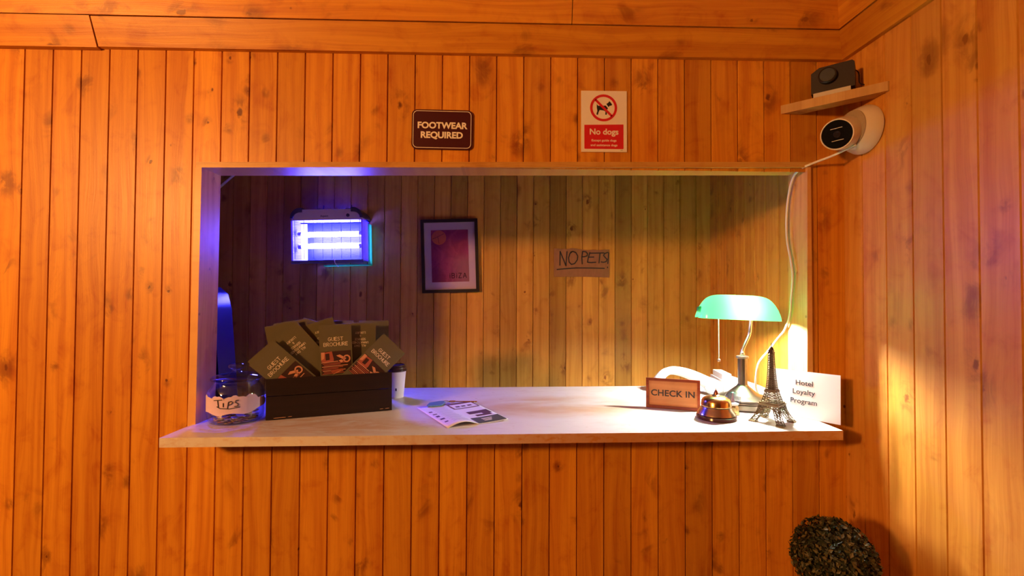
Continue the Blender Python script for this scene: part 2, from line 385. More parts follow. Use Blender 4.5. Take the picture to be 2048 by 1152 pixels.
# two-board crown under the ceiling, mitred into the corner
def crown(n, x0, x1, prof, m=W_CROWN, mitre=False):
    bm = nb(); A = [bm.verts.new((x0, y, z)) for y, z in prof]
    B = [bm.verts.new((x1 + (y if mitre else 0), y, z)) for y, z in prof]; k = len(prof)
    bm.faces.new(A); bm.faces.new(B[::-1])
    for i in range(k): bm.faces.new((A[i], A[(i+1) % k], B[(i+1) % k], B[i]))
    bevel(bm, .0015, 1); struct(obj('trim_%d' % n, bm, m))
LOW = [(0, 2.181), (-.014, 2.183), (-.045, 2.262), (0, 2.262)]
HIGH = [(0, 2.264), (-.050, 2.264), (-.066, 2.345), (-.066, 2.36), (0, 2.36)]
crown(4, XL, .237, [(y-.003 if y < 0 else y, z-.004 if z < 2.2 else z) for y, z in LOW]); crown(5, .2395, XR, LOW, mitre=True)
crown(6, XL, 1.7315, HIGH); crown(7, 1.734, XR, HIGH, mitre=True)
def crown_r(n, prof):
    bm = nb(); A = [bm.verts.new((XR+y, y, z)) for y, z in prof]; B = [bm.verts.new((XR+y, YF, z)) for y, z in prof]; k = len(prof)
    bm.faces.new(A); bm.faces.new(B[::-1])
    for i in range(k): bm.faces.new((A[i], A[(i+1) % k], B[(i+1) % k], B[i]))
    bevel(bm, .0015, 1); struct(obj('trim_%d' % n, bm, W_CROWN_R))
crown_r(8, LOW); crown_r(9, HIGH)

# the counter slab, a touch out of level
CS, C0 = .00854, .99077
def cz(x): return C0 + CS*x
bm = nb()
prism(bm, [(.549, cz(.549)-.027), (2.519, cz(2.519)-.027), (2.519, cz(2.519)), (.549, cz(.549))], 'Y', -.15, .548)
bevel(bm, .003, 2)
tag(obj('counter', bm, MARBLE), 'long pale stained stone counter slab lying in the service opening', 'counter')

# ------------------------------------------------------------------ bug zapper on the back wall
ZC = (.646, YB-.075, 1.700)
zp = thing('bug_zapper', 'white electric bug zapper with glowing violet tubes hung on the back wall', 'bug zapper', ZC, (0, math.radians(-1.6), 0))
ZB = mat('zapper_housing', (.80, .80, .84), .4); ZD = mat('zapper_dark_plastic', (.03, .03, .10), .35)
ZS = translucent('zapper_side_plastic', (.78, .78, .84), (.50, .36, .60), .55)
hw, hd = .173, .070        # half width, half depth
zt, zb = .132, -.126
bm = nb(); prism(bm, [(-hw, .078), (hw, .078), (hw, .098), (hw-.030, zt), (-hw+.030, zt), (-hw, .098)], 'Y', -hd, .004); bevel(bm, .004, 2)
bmesh.ops.delete(bm, geom=[f for f in bm.faces if f.normal.z < -.9 and abs(f.calc_center_median().z-.078) < .002], context='FACES')
obj('top_cover', bm, translucent('zapper_cover_plastic', (.78, .78, .84), (.22, .11, .060), .3), zp)
for s in (-1, 1):
    bm = nb(); q = arc(s*(hw-.042), .088, .048, .052, 90 if s < 0 else 90, 180 if s < 0 else 0, 8)
    q2 = arc(s*(hw-.042), .088, .034, .030, 180 if s < 0 else 0, 90, 8)
    prism(bm, [(s*(hw-.052), .140)] + q + q2 + [(s*(hw-.052), .118)], 'Y', -hd-.006, hd); obj('corner_grip', bm, ZD, zp)
    bm = nb()
    box(bm, (s*hw-.004, -hd, zb), (s*hw+.004, hd-.042, .079))
    sp_ = obj('side_panel', bm, ZS, zp)
    if s < 0: bm = nb(); box(bm, (-hw+.004, hd-.042, zb+.01), (-hw+.034, hd-.034, .076)); obj('tube_holder', bm, ZB, zp)
bm = nb(); box(bm, (-hw, hd-.030, zb+.010), (hw-.010, hd-.026, .079)); obj('reflector', bm, mat('zapper_reflector', (.016, .022, .030), .45), zp)
tm = mat('violet_tube_glass', (.9, .9, 1), .3, emit=(.055, .050, 1.0), es=620)
for z in (.010, -.048):
    bm = nb(); lathe(bm, [(.0115, -.142), (.0125, -.138), (.0125, .138), (.0115, .142)], 18, Matrix.Translation((.008, -.040, z)) @ Matrix.Rotation(PI/2, 4, 'Y'))
    t_ = obj('tube', bm, tm, zp, smooth=True)
    for s in (-1, 1):
        bm = nb(); lathe(bm, [(.0135, 0), (.0135, .018)], 14, Matrix.Translation((.008+s*.152-.009, -.040, z)) @ Matrix.Rotation(PI/2, 4, 'Y')); obj('end_cap', bm, ZB, t_)
bm = nb()
for i in range(8): x = -hw+.012 + i*(2*hw-.024)/7; box(bm, (x-.0007, -hd+.004, zb+.012), (x+.0007, -hd+.0055, .078))
for i in range(25): z = zb+.016 + i*(.078-zb-.018)/24; box(bm, (-hw, -hd+.0055, z-.00035), (hw, -hd+.0062, z+.00035))
obj('wire_guard', bm, ZD, zp)
bm = nb(); prism(bm, [(-hw-.003, zb-.012), (hw+.003, zb-.012), (hw+.003, zb+.004), (-hw-.003, zb+.004)], 'Y', -hd-.005, -hd+.006); bevel(bm, .002, 2); obj('catch_tray', bm, mat('zapper_tray', (.10, .12, .35), .3), zp)
# translucent rear shell added for the cyan glow that leaks round the housing
gm = translucent('translucent_glow_shell', (.1, .6, .8), (.25, 1.0, .30), .85)
bm = nb(); box(bm, (hw+.004, hd-.050, zb-.016), (hw+.011, hd, .070)); box(bm, (-.06, hd-.030, zb-.019), (hw+.011, hd, zb-.012)); obj('rear_glow_shell', bm, gm, zp)
bm = nb(); box(bm, (-hw, -.034, zb), (hw, hd-.031, zb+.004)); box(bm, (-hw, hd-.031, zb), (-.06, hd, zb+.004)); obj('bottom_panel', bm, ZD, zp)
bm = nb(); box(bm, (-hw, .005, .080), (hw, hd, .083)); obj('glow_sheet', bm, translucent('translucent_glow_sheet', (.4, .5, .8), (.30, .34, .95), .95), zp)  # added sheet, hidden behind the cover, to throw blue glow up the wall
bm = nb(); lathe(bm, [(.0085, 0), (.0085, .003), (.006, .004)], 18, Matrix.Translation((.105, -hd, .100)) @ Matrix.Rotation(PI/2, 4, 'X')); obj('switch', bm, ZD, zp)
bm = text_bm('Aspect', .010, .03); bmesh.ops.transform(bm, matrix=Matrix.Translation((-.012, -hd-.0004, .098)), verts=bm.verts[:]); obj('lettering', bm, ZD, zp)
for x in (-.085, .062):
    bm = nb(); tube(bm, spline([(x, .0, .130), (x+.004, .02, .150), (x+.018, .060, .158), (x+.018, .074, .180)], 5), .0022, 6); obj('hook', bm, ZD, zp)
bm = nb(); tube(bm, [(.035, -hd-.004, zb+.012), (.040, -hd-.006, zb-.012), (.052, -hd+.004, zb-.030)], .0022, 6); obj('tray_clip', bm, WHITE, zp)

# ------------------------------------------------------------------ framed poster on the back wall
fr = thing('framed_poster', 'black framed pink poster reading iBiZA, hanging askew on the back wall', 'poster', (1.243, YB-.002, 1.615), (0, math.radians(-1.9), 0))
FW, FH = .150, .194
bm = nb()
for a, b in (((-FW, -FH), (FW, -FH+.016)), ((-FW, FH-.016), (FW, FH)), ((-FW, -FH+.016), (-FW+.016, FH-.016)), ((FW-.016, -FH+.016), (FW, FH-.016))):
    box(bm, (a[0], -.020, a[1]), (b[0], 0, b[1]))
bevel(bm, .002, 2); obj('frame', bm, mat('black_frame', (.012, .009, .012), .35), fr)
bm = nb(); box(bm, (-FW+.015, -.008, -FH+.015), (FW-.015, -.004, FH-.015)); obj('mount', bm, mat('poster_mount_violet_lit', (.52, .41, .68), .7), fr)  # violet base colour holds the purple light falling on the mount
pm = mat('poster_print', (.6, .05, .2), .6); t = NT(pm); c = t.coords()
g1 = t.noise(t.xyz(t.math('MULTIPLY', c[0], 16.0), 0.0, t.math('MULTIPLY', c[2], 12.0)), 1, 4, .6, 1.2)
lower = t.math('MULTIPLY', t.ss(c[0], -.03, .09), t.math('SUBTRACT', 1.0, t.ss(c[2], -.04, .03)))
col = t.mix(t.ss(g1, .35, .68), (.21, .005, .115), (.30, .028, .16)); col = t.mix(t.math('MULTIPLY', lower, .75), col, (.26, .11, .19)); t.set(t.b.inputs['Base Color'], col)
bm = nb(); box(bm, (-.098, -.0095, -.138), (.098, -.008, .138)); obj('print', bm, pm, fr)
bm = nb(); prism(bm, [(-.056+.038*math.cos(a*PI/18), .098+.038*math.sin(a*PI/18)) for a in range(36)], 'Y', -.0102, -.0094)
obj('sun_disc', bm, mat('poster_orange', (.46, .09, .07), .6), fr)
bm = nb(); ribbon(bm, [(-.088, .092), (-.06, .104), (-.03, .118)], .003, -.0102); ribbon(bm, [(-.062, .104), (-.056, .066)], .003, -.0102); obj('palm_mark', bm, mat('poster_palm', (.20, .03, .05), .6), fr); bm = nb()
strokes_bm(bm, 'iBiZA', .025, x=.040, z=-.105, wd=.0034, gap=.40, xs=.95, y=-.0095); obj('lettering', bm, mat('poster_ink', (.03, .004, .03), .6, spec=.2), fr)
bm = nb(); box(bm, (-FW+.016, -.0145, -FH+.016), (FW-.016, -.0125, FH-.016)); obj('glazing', bm, glass_mat('poster_glass', (.97, .97, .97), 1.25), fr)

# ------------------------------------------------------------------ NO PETS! cardboard on the back wall
cb = thing('cardboard_sign', 'torn brown cardboard hand-lettered NO PETS! on the back wall', 'sign', (1.945, YB-.0005, 1.584))
bm = nb(); pts = [(-.149, -.076), (.02, -.075), (.148, -.078), (.149, .0), (.1475, .072), (.12, .071), (.09, .068), (.06, .070), (.03, .068), (0, .071), (-.03, .076), (-.055, .078), (-.08, .073), (-.11, .074), (-.148, .076), (-.150, .0)]
prism(bm, pts, 'Y', -.005, 0); cm = mat('brown_cardboard', (.33, .155, .075), .85); t = NT(cm); c = t.coords()
t.set(t.b.inputs['Base Color'], t.mix(t.noise(t.xyz(t.math('MULTIPLY', c[0], 60.0), 0.0, t.math('MULTIPLY', c[2], 25.0)), 1, 4), (.20, .090, .045), (.29, .135, .065)))
obj('board', bm, cm, cb)
def sg(px, py): return (-.150 + (px-230)/1430*.300, .076 - (py-205)/745*.153)
bm = nb()
for st in ([(385,640),(390,285),(540,655),(565,290)], [(sx, sy) for sx, sy in [(690,290),(640,340),(605,450),(620,560),(680,620),(760,600),(830,500),(840,400),(790,310),(720,285),(660,300)]],
           [(955,605),(945,430),(965,280),(1050,290),(1090,340),(1080,395),(1000,420),(950,420)], [(1150,310),(1110,440),(1090,560),(1180,570),(1300,560)], [(1110,430),(1250,425)], [(1150,325),(1300,322),(1510,315)],
           [(1410,325),(1385,575)], [(1610,300),(1530,330),(1500,380),(1540,430),(1590,480),(1570,540),(1500,560),(1440,550)], [(1632,310),(1610,590)], [(1603,685),(1605,700)], [(315,755),(500,735),(800,712),(1200,712),(1520,718)]):
    ribbon(bm, [sg(*p) for p in st], .0062, -.005)
obj('lettering', bm, DARKINK, cb)

# ------------------------------------------------------------------ signs on the front wall
fs = thing('footwear_sign', 'dark maroon plaque with white FOOTWEAR REQUIRED lettering above the opening', 'sign', (1.321, -.0005, 1.937), (0, math.radians(.5), 0))
bm = nb(); prism(bm, rrect(-.0975, -.064, .0975, .064, .017), 'Y', -.006, 0); obj('plaque', bm, mat('maroon_plaque', (.055, .004, .008), .4, spec=.3), fs)
bm = nb(); a = rrect(-.0935, -.060, .0935, .060, .014); b = rrect(-.0918, -.0583, .0918, .0583, .0128)
for i in range(len(a)): j = (i+1) % len(a); prism(bm, [a[i], a[j], b[j], b[i]], 'Y', -.0064, -.0058)
CREAM = mat('sign_white', (.84, .80, .74), .5)
obj('border', bm, CREAM, fs)
bm = text_bm('FOOTWEAR', .0205, .05, 1.02, 1.0); bmesh.ops.transform(bm, matrix=Matrix.Translation((0, -.0063, .012)), verts=bm.verts[:])
b2 = text_bm('REQUIRED', .0205, .05, 1.02, 1.0); bmesh.ops.transform(b2, matrix=Matrix.Translation((-.001, -.0063, -.019)), verts=b2.verts[:])
me_ = bpy.data.meshes.new('x'); b2.to_mesh(me_); b2.free(); bm.from_mesh(me_); bpy.data.meshes.remove(me_)
obj('lettering', bm, CREAM, fs, smooth='raw')

nd_ = thing('no_dogs_sign', 'white notice with red No dogs panel and crossed-out dog symbol', 'sign', (1.8455, -.0005, 1.972), (0, math.radians(-.2), 0))
RED = mat('sign_red', (.62, .010, .018), .45); SB = mat('sign_black', (.018, .012, .012), .5)
bm = nb(); box(bm, (-.0745, -.003, -.1000), (.0745, 0, .1000)); obj('panel', bm, CREAM, nd_)
def sd(px, py): return ((px-494)/668*.149, .100 - (py-155)/885*.200)     # measured on the sign itself
bm = nb(); cx_, cz_ = sd(487, 402); ro, ri = .0442, .0362
for i in range(48):
    a0, a1 = 2*PI*i/48, 2*PI*(i+1)/48
    prism(bm, [(cx_+ro*math.cos(a0), cz_+ro*math.sin(a0)), (cx_+ro*math.cos(a1), cz_+ro*math.sin(a1)), (cx_+ri*math.cos(a1), cz_+ri*math.sin(a1)), (cx_+ri*math.cos(a0), cz_+ri*math.sin(a0))], 'Y', -.0036, -.0029)
ribbon(bm, [(cx_-.027, cz_+.027), (cx_+.027, cz_-.027)], .0075, -.0034, .0004)
prism(bm, [sd(205, 650), sd(778, 640), sd(778, 990), sd(770, 997), sd(212, 997), sd(205, 990)], 'Y', -.0034, -.0029)
obj('prohibition_panel', bm, RED, nd_)
bm = nb()
for pl in ([(388,343),(398,362),(410,372),(470,372),(520,368),(552,408),(530,440),(535,490),(530,502),(512,500),(515,455),(490,440),(430,432),(412,470),(405,502),(385,502),(384,480),(396,450),(388,400)],
           [(528,345),(560,322),(572,302),(590,322),(614,352),(600,368),(575,370),(560,390)]):
    prism(bm, [sd(*p) for p in pl][::-1], 'Y', -.0033, -.0029)
obj('dog_symbol', bm, SB, nd_)
def place_text(txt, h, p, parent, m, bold=0, xs=1, name='lettering', sp=1.0):
    bm = text_bm(txt, h, bold, xs, sp); bmesh.ops.transform(bm, matrix=Matrix.Translation(p), verts=bm.verts[:]); return obj(name, bm, m, parent, smooth='raw')
x_, z_ = sd(492, 752); place_text('No dogs', .0195, (x_, -.0036, z_), nd_, CREAM, .035, 1.02)
x_, z_ = sd(492, 875); place_text('Except guide dogs', .0072, (x_, -.0036, z_), nd_, CREAM, .03, 1.13)
x_, z_ = sd(492, 943); place_text('and assistance dogs', .0072, (x_, -.0036, z_), nd_, CREAM, .03, 1.13)
x_, z_ = sd(750, 1015); place_text('S-48', .0026, (x_, -.0032, z_), nd_, SB)

# ------------------------------------------------------------------ tips jar with coins
JX, JY = .661, .033; JZ = cz(JX)+.0004
jar = thing('tips_jar', 'round lidded glass jar with handwritten TiPS strip, holding coins', 'jar', (JX, JY, JZ))
R = .0815
outer = [(0, 0), (.060, 0), (.074, .004), (.080, .014), (R, .030), (R, .090), (.079, .102), (.071, .115), (.066, .122), (.066, .130), (.069, .132)]
inner = [(.066, .132), (.063, .128), (.063, .122), (.068, .113), (.076, .100), (.0785, .088), (.0785, .030), (.077, .016), (.072, .008), (.058, .005), (0, .005)]
bm = nb(); lathe(bm, outer+inner, 56, cap=False); obj('body', bm, GLASS, jar, smooth=True)
bm = nb(); lathe(bm, [(0, .131), (.060, .131), (.072, .1345), (.073, .139), (.066, .146), (.045, .152), (.020, .156), (.012, .160), (.011, .164), (.020, .168), (.024, .174), (.023, .180), (.017, .184), (.0, .184)], 48, cap=False)
smooth_by_angle(obj('lid', bm, glass_mat('blue_tinged_glass', (.72, .74, .92), 1.7), jar), 60)
# torn paper strip wrapped round the front
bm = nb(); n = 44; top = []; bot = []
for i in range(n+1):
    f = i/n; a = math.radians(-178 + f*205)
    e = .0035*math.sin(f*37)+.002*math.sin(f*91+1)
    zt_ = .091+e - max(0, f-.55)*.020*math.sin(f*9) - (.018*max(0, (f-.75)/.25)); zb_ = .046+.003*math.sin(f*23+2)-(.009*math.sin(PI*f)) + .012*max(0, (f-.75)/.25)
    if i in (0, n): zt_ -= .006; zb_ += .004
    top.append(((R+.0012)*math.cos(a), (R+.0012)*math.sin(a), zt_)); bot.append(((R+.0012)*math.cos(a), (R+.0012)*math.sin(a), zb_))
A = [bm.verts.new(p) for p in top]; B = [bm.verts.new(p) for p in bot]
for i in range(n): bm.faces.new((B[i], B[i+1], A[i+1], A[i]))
strip = obj('paper_strip', bm, mat('jar_paper_violet_lit', (.66, .52, .70), .8), jar, smooth=True); strip['label'] = 'torn pale paper strip'  # white paper tinted lavender: the zapper's violet light is put into the colour
bm = nb()
def jp(a_mm, z): th = -PI/2 + .13 + a_mm*1.28/(R*1000); return ((R+.0022)*math.cos(th), (R+.0022)*math.sin(th), (z-.052)*1.2+.0690)
for st in ([(-26,.0620),(-6,.0640)], [(-16,.063),(-14,.046)], [(-3,.056),(-3,.046)], [(-2,.0645),(-1.6,.0655)], [(6,.042),(8,.058)], [(8,.058),(14,.0595),(17,.056),(13,.0515),(7,.050)], [(29,.061),(23,.0605),(22,.056),(28,.052),(27,.046),(20,.0455)], [(-18,.047),(-10,.0425),(10,.0405),(32,.043)]):
    P3 = [Vector(jp(*p)) for p in st]
    if len(P3) > 1: tube(bm, [P3[0].lerp(P3[1], k/4) for k in range(4)] + P3[1:] if len(P3) == 2 else P3, .0013, 5)
obj('lettering', bm, DARKINK, strip)
# coins lying in the bottom of the jar
cmats = [mat('copper_coin', (.50, .20, .09), .35, 1), mat('silver_coin', (.62, .58, .54), .3, 1), mat('gold_coin', (.62, .42, .16), .35, 1)]
protos = []
for k, (rr, mm) in enumerate(((.0102, 0), (.0120, 1), (.0115, 2))):
    bm = nb(); lathe(bm, [(0, -.0007), (rr*.86, -.0007), (rr*.9, -.0010), (rr, -.0009), (rr, .0009), (rr*.9, .0010), (rr*.86, .0007), (0, .0007)], 22, cap=False)
    me = bpy.data.meshes.new('coin'); bm.to_mesh(me); bm.free(); me.materials.append(cmats[mm]); protos.append(me)
def coin(k, p, e):
    o = bpy.data.objects.new('coin', protos[k]); COL.objects.link(o); o.location = p; o.rotation_euler = e
    tag(o, 'small metal coin in the heap inside the tips jar', 'coin', 'coins in the tips jar')
rc = random.Random(3)
for layer in range(6):
    rad0 = .058 if layer == 0 else .063
    for ring, cnt in ((0, 1), (.026, 6), (.050 if layer == 0 else .054, 12)):
        if layer > 3 and ring > .03: cnt = 8
        for i in range(cnt):
            if rc.random() < .10: continue
            a = 2*PI*(i + .37*layer + rc.random()*.12)/cnt; r_ = ring*(1+.02*rc.random())
            coin(rc.randrange(3), (JX+r_*math.cos(a), JY+r_*math.sin(a), JZ+.0068+layer*.0036+.0012*(ring < .03)), (rc.uniform(-.10, .10), rc.uniform(-.10, .10), rc.random()*6))
for i, a in enumerate((-150, -128, -104, -80, -52, -30)):
    a = math.radians(a); coin(i % 3, (JX+.0655*math.cos(a), JY+.0655*math.sin(a), JZ+.0355+.003*(i % 2)), (0, math.radians(62), a))

# ------------------------------------------------------------------ dark wooden box of guest brochures
BA = math.radians(18.2); BX, BY = .760, .022; BZ = cz(.95)-.0012
bx = thing('wooden_box', 'long dark stained wooden box on the counter holding guest brochures', 'box', (BX, BY, BZ), (0, -math.radians(.46), BA))
DW = wood('dark_stained_wood', 'Z', 'X', pitch=9, phase=-2, light=(.014, .005, .004), dark=(.006, .0025, .002), vary=0, knots=.2, rough=.45)
BL, BD, BH = .394, .150, .132
def board(a, b):
    bm = nb(); box(bm, a, b); bevel(bm, .0015, 1); obj('board', bm, DW, bx)
for y in (0, BD-.011):
    board((0, y, .001), (BL, y+.011, .0755)); board((0, y, .0775), (BL, y+.011, BH))
for x in (0, BL-.011): board((x, .0115, .001), (x+.011, BD-.0115, .110))
board((.0115, .0115, .001), (BL-.0115, BD-.0115, .008))
SCUFF = mat('bare_wood_scuff', (.42, .22, .12), .7)
for a, b, z in ((.022, .060, .006), (.064, .078, .0075), (.352, .366, .008), (.370, .386, .0085)):
    bm = nb(); prism(bm, [(a, z), (a+.004, z-.0006), (b-.003, z-.0002), (b, z+.0006), (b-.004, z+.0013), (a+.005, z+.0010)], 'Y', -.0006, .0003); obj('scuff', bm, SCUFF, bx)
COVER = mat('olive_brochure_cover', (.095, .088, .046), .6); t = NT(COVER); c = t.coords()
t.set(t.b.inputs['Base Color'], t.mix(t.noise(t.xyz(t.math('MULTIPLY', c[0], 700.0), 0.0, t.math('MULTIPLY', c[2], 700.0)), 1, 2), (.075, .070, .036), (.125, .115, .062)))
BTXT = mat('brochure_lettering', (.78, .70, .55), .6)
PH = [mat('photo_dark', (.035, .012, .010), .5), mat('photo_red_brown', (.34, .085, .055), .5), mat('photo_tan', (.58, .27, .16), .5)]
def cover_front(root):
    bm = nb(); strokes_bm(bm, 'GUEST', .0115, 0, -.050, .0019, .24, 1.02, th=.0004); strokes_bm(bm, 'BROCHURE', .0115, 0, -.068, .0019, .22, 1.02, th=.0004)
    bmesh.ops.transform(bm, matrix=Matrix.Translation((0, -.0010, 0)), verts=bm.verts[:]); obj('lettering', bm, BTXT, root)
    bm = nb(); y0, y1 = -.0014, -.0009
    prism(bm, [(-.048, -.170), (.048, -.170), (.048, -.092), (-.048, -.092)], 'Y', y0, y1, 0)
    def P(pl, mi, k): prism(bm, [(-.048+x*.096, -.092-z*.078) for x, z in pl], 'Y', y0-.0003-.0002*k, y0, mi)
    P([(0,.04),(.36,.0),(.42,.36),(.40,.46),(.1,.5),(0,.42)], 1, 0); P([(.0,.02),(.12,.02),(.10,.30),(.0,.36)], 2, 1); P([(.14,.1),(.27,.08),(.28,.36),(.15,.38)], 0, 2)
    for i in range(9):
        z = .44+i*.062; x0 = .02*((i*7) % 5); x1 = .55+.08*((i*3) % 5)
        P([(x0, z+.02), (x1, z-.01), (x1+.02, z+.022), (x0, z+.05)], 1 if i % 3 else 2, 1)
    P([(.50,.2),(.62,.16),(.84,.34),(.78,.42)], 2, 2); P([(.58,.42),(.68,.38),(.74,.46),(.66,.52)], 2, 3)
    for i in range(14):
        a0, a1 = 2*PI*i/14, 2*PI*(i+1)/14
        P([(.85+.13*math.cos(a0), .36+.17*math.sin(a0)), (.85+.13*math.cos(a1), .36+.17*math.sin(a1)), (.85+.08*math.cos(a1), .36+.11*math.sin(a1)), (.85+.08*math.cos(a0), .36+.11*math.sin(a0))], 2, 2)
    P([(.3,.82),(.7,.78),(.72,.9),(.34,.94)], 1, 2); P([(.36,1.0),(.62,.86),(.64,.89),(.4,1.0)], 2, 3)
    obj('cover_photo', bm, PH, root)
def cover_back(root):
    bm = nb()
    for i, s in enumerate(('LUXURY', '&', 'SERVICE', 'UNMATCHED', 'ALL DAY')):
        strokes_bm(bm, s, .0070, 0, -.036-.0115*i, .0012, .24, 1.0, flip=True, th=.0004)
    bmesh.ops.transform(bm, matrix=Matrix.Translation((0, -.0010, 0)), verts=bm.verts[:]); obj('lettering', bm, BTXT, root)
BRO = [  # left top corner, right top corner in the box's own plane, depth, kind, label
 ((-.050, .181), (.016, .250), .0210, 'f', 'guest brochure fanned far left at the front of the box, title showing'),
 ((-.056, .191), (.015, .258), .0270, 'b', 'guest brochure almost hidden just behind the far-left front brochure'),
 ((.008, .250), (.079, .309), .0450, 'b', 'brochure back cover leaning left, above the far-left front brochure'),
 ((-.021, .296), (.088, .318), .0700, 'n', 'blank-topped brochure slightly tilted, at the upper left rear of the fan'),
 ((.015, .308), (.103, .322), .0850, 'n', 'brochure edge peeking above the upper left rear brochure'),
 ((.097, .326), (.200, .292), .1180, 'n', 'brochure corner sticking up highest, at the rear left of centre'),
 ((.094, .298), (.196, .330), .0600, 'b', 'brochure back cover half hidden left of the upright front brochure'),
 ((.151, .302), (.257, .307), .0350, 'f', 'upright guest brochure in the middle of the fan, title showing'),
 ((.160, .314), (.265, .314), .0800, 'n', 'brochure edge directly behind the upright middle brochure'),
 ((.236, .309), (.341, .308), .0560, 'b', 'upright brochure back cover just right of the middle brochure'),
 ((.283, .313), (.389, .312), .0960, 'n', 'dark brochure standing at the upper right rear of the fan'),
 ((.366, .271), (.440, .197), .0200, 'f', 'guest brochure fanned far right at the front of the box, title showing'),
]
Mbox = Matrix.Translation((BX, BY, BZ)) @ Matrix.Rotation(BA, 4, 'Z')
for a, b, vv, kind, lab in BRO:
    ang = math.atan2(b[1]-a[1], b[0]-a[0]); mid = ((a[0]+b[0])/2, (a[1]+b[1])/2)
    hw_ = .0525; L = .297
    while L > .12:          # long enough to stand in the box, short of its floor and ends
        ok = True
        for s in (-1, 1):
            x = mid[0] + s*hw_*math.cos(ang) + L*math.sin(ang); z = mid[1] + s*hw_*math.sin(ang) - L*math.cos(ang)
            if z < .012 or x < .016 or x > BL-.016: ok = False
        if ok: break
        L -= .003
    root = thing('brochure', lab, 'brochure', group='guest brochures in the dark box')
    root.matrix_world = Mbox @ Matrix.Translation((mid[0], vv, mid[1])) @ Matrix.Rotation(-ang, 4, 'Y')
    bm = nb(); box(bm, (-hw_, -.0008, -L), (hw_, .0012, 0)); obj('cover', bm, COVER, root)
    if kind == 'f' : cover_front(root)
    elif kind == 'b': cover_back(root)

# ------------------------------------------------------------------ paper coffee cup behind the box
cup = thing('coffee_cup', 'white paper coffee cup with dark lid standing right of the box', 'cup', (1.100, .365, cz(1.1)))
bm = nb(); lathe(bm, [(0, .004), (.0265, .004), (.0275, 0), (.0285, 0), (.0385, .106), (.0, .106)], 40, cap=False); smooth_by_angle(obj('cup_body', bm, mat('cup_paper', (.82, .80, .80), .6), cup))
bm = nb(); lathe(bm, [(.0395, .103), (.0415, .104), (.0415, .109), (.038, .112), (.0375, .120), (.034, .123), (.034, .127), (.031, .129), (.029, .125), (0, .125)], 40, cap=False); smooth_by_angle(obj('lid', bm, mat('cup_lid', (.05, .022, .022), .3), cup))
bm = nb(); box(bm, (.004, -.0322, .030), (.009, -.0302, .040)); obj('printed_mark', bm, SB, cup)

# ------------------------------------------------------------------ open leaflet and room key
lf = thing('leaflet', 'opened folded leaflet with pictures and green footer lying on the counter', 'leaflet', (1.356, -.085, cz(1.356)), (0, -CS, math.radians(24.5)))
def lh(x, y): return .0010 + .013*math.sin(PI*min(1, max(0, x)/.105))*(1-y/.297)**1.5 if x < .105 else .0010 + .004*(x-.105)/.105*((x-.105)/.105)
# sheared axes: the sheet runs back-left from its front edge
SX, SYv = Vector((.1008, .0, 0))/.105, Vector((.020, .305, 0)).normalized()
def lp(x, y, dz=0): p = SX*x + Vector((-.02, .297, 0)).normalized()*y; return (p.x, p.y, lh(x, y)+dz)
LP = mat('leaflet_paper', (.78, .76, .78), .6)
bm = nb(); NX, NY = 22, 12
g = [[bm.verts.new(lp(.21*i/NX, .297*j/NY)) for i in range(NX+1)] for j in range(NY+1)]
for j in range(NY):
    for i in range(NX): bm.faces.new((g[j][i], g[j][i+1], g[j+1][i+1], g[j+1][i]))
sheet = obj('sheet', bm, LP, lf, smooth=True)
sol = sheet.modifiers.new('thickness', 'SOLIDIFY'); sol.thickness = .0005; sol.offset = 0
def patch(bm, x0, x1, y0, y1, mi, k=1, n=8):
    for i in range(n):
        a, b = x0+(x1-x0)*i/n, x0+(x1-x0)*(i+1)/n
        f = bm.faces.new([bm.verts.new(lp(x, y, .0005+.0003*k)) for x, y in ((a, y0), (b, y0), (b, y1), (a, y1))]); f.material_index = mi
PMATS = [mat('leaflet_green', (.075, .085, .045), .6), mat('leaflet_picture', (.10, .045, .06), .6), mat('leaflet_text', (.45, .42, .48), .7), mat('leaflet_border', (.16, .07, .07), .7), BTXT, LP]
bm = nb()
patch(bm, .108, .208, .004, .072, 0)
for i in range(3): patch(bm, .138, .176-.006*i, .048-.012*i, .054-.012*i, 4, 2)
patch(bm, .128, .205, .120, .152, 1); patch(bm, .140, .196, .085, .104, 1); patch(bm, .172, .205, .104, .121, 1)
patch(bm, .108, .208, .205, .293, 3); patch(bm, .114, .202, .212, .270, 5, 2)
for x in (.126, .148, .172): patch(bm, x, x+.016, .228, .244, 1, 3)
for i in range(13):
    y = .040+i*.018
    patch(bm, .036, .098-.004*((i*5) % 4), y, y+.0035, 2)
for i in range(5): patch(bm, .012, .024+.003*(i % 2), .050+i*.036, .060+i*.036+.004*(i % 3), 1)
obj('printing', bm, PMATS, lf, smooth='raw')
ky = thing('room_key', 'brass key on a blue tag lying across the open leaflet', 'key', (1.292, .215, cz(1.29)+.0050), (0, 0, math.radians(24)))
bm = nb(); prism(bm, [(-.052, -.014), (-.040, -.030), (-.002, -.030), (.024, .010), (.022, .030), (.010, .034), (-.032, .022)], 'Z', .0, .004); bevel(bm, .001, 1)
obj('tag', bm, mat('blue_key_tag', (.09, .24, .42), .3), ky)
bm = nb(); ring = [(.030+.010*math.cos(2*PI*i/20), .020+.010*math.sin(2*PI*i/20), .003) for i in range(21)]; tube(bm, ring, .0011, 6); obj('ring', bm, STEEL, ky)
bm = nb(); M_ = Matrix.Translation((.040, .014, .002)) @ Matrix.Rotation(math.radians(-25), 4, 'Z')
vs = []
for i in range(16):
    a0, a1 = 2*PI*i/16, 2*PI*(i+1)/16
    vs += prism(bm, [(.012+.013*math.cos(a0), .011*math.sin(a0)), (.012+.013*math.cos(a1), .011*math.sin(a1)), (.012+.007*math.cos(a1), .006*math.sin(a1)), (.012+.007*math.cos(a0), .006*math.sin(a0))], 'Z', 0, .0024)
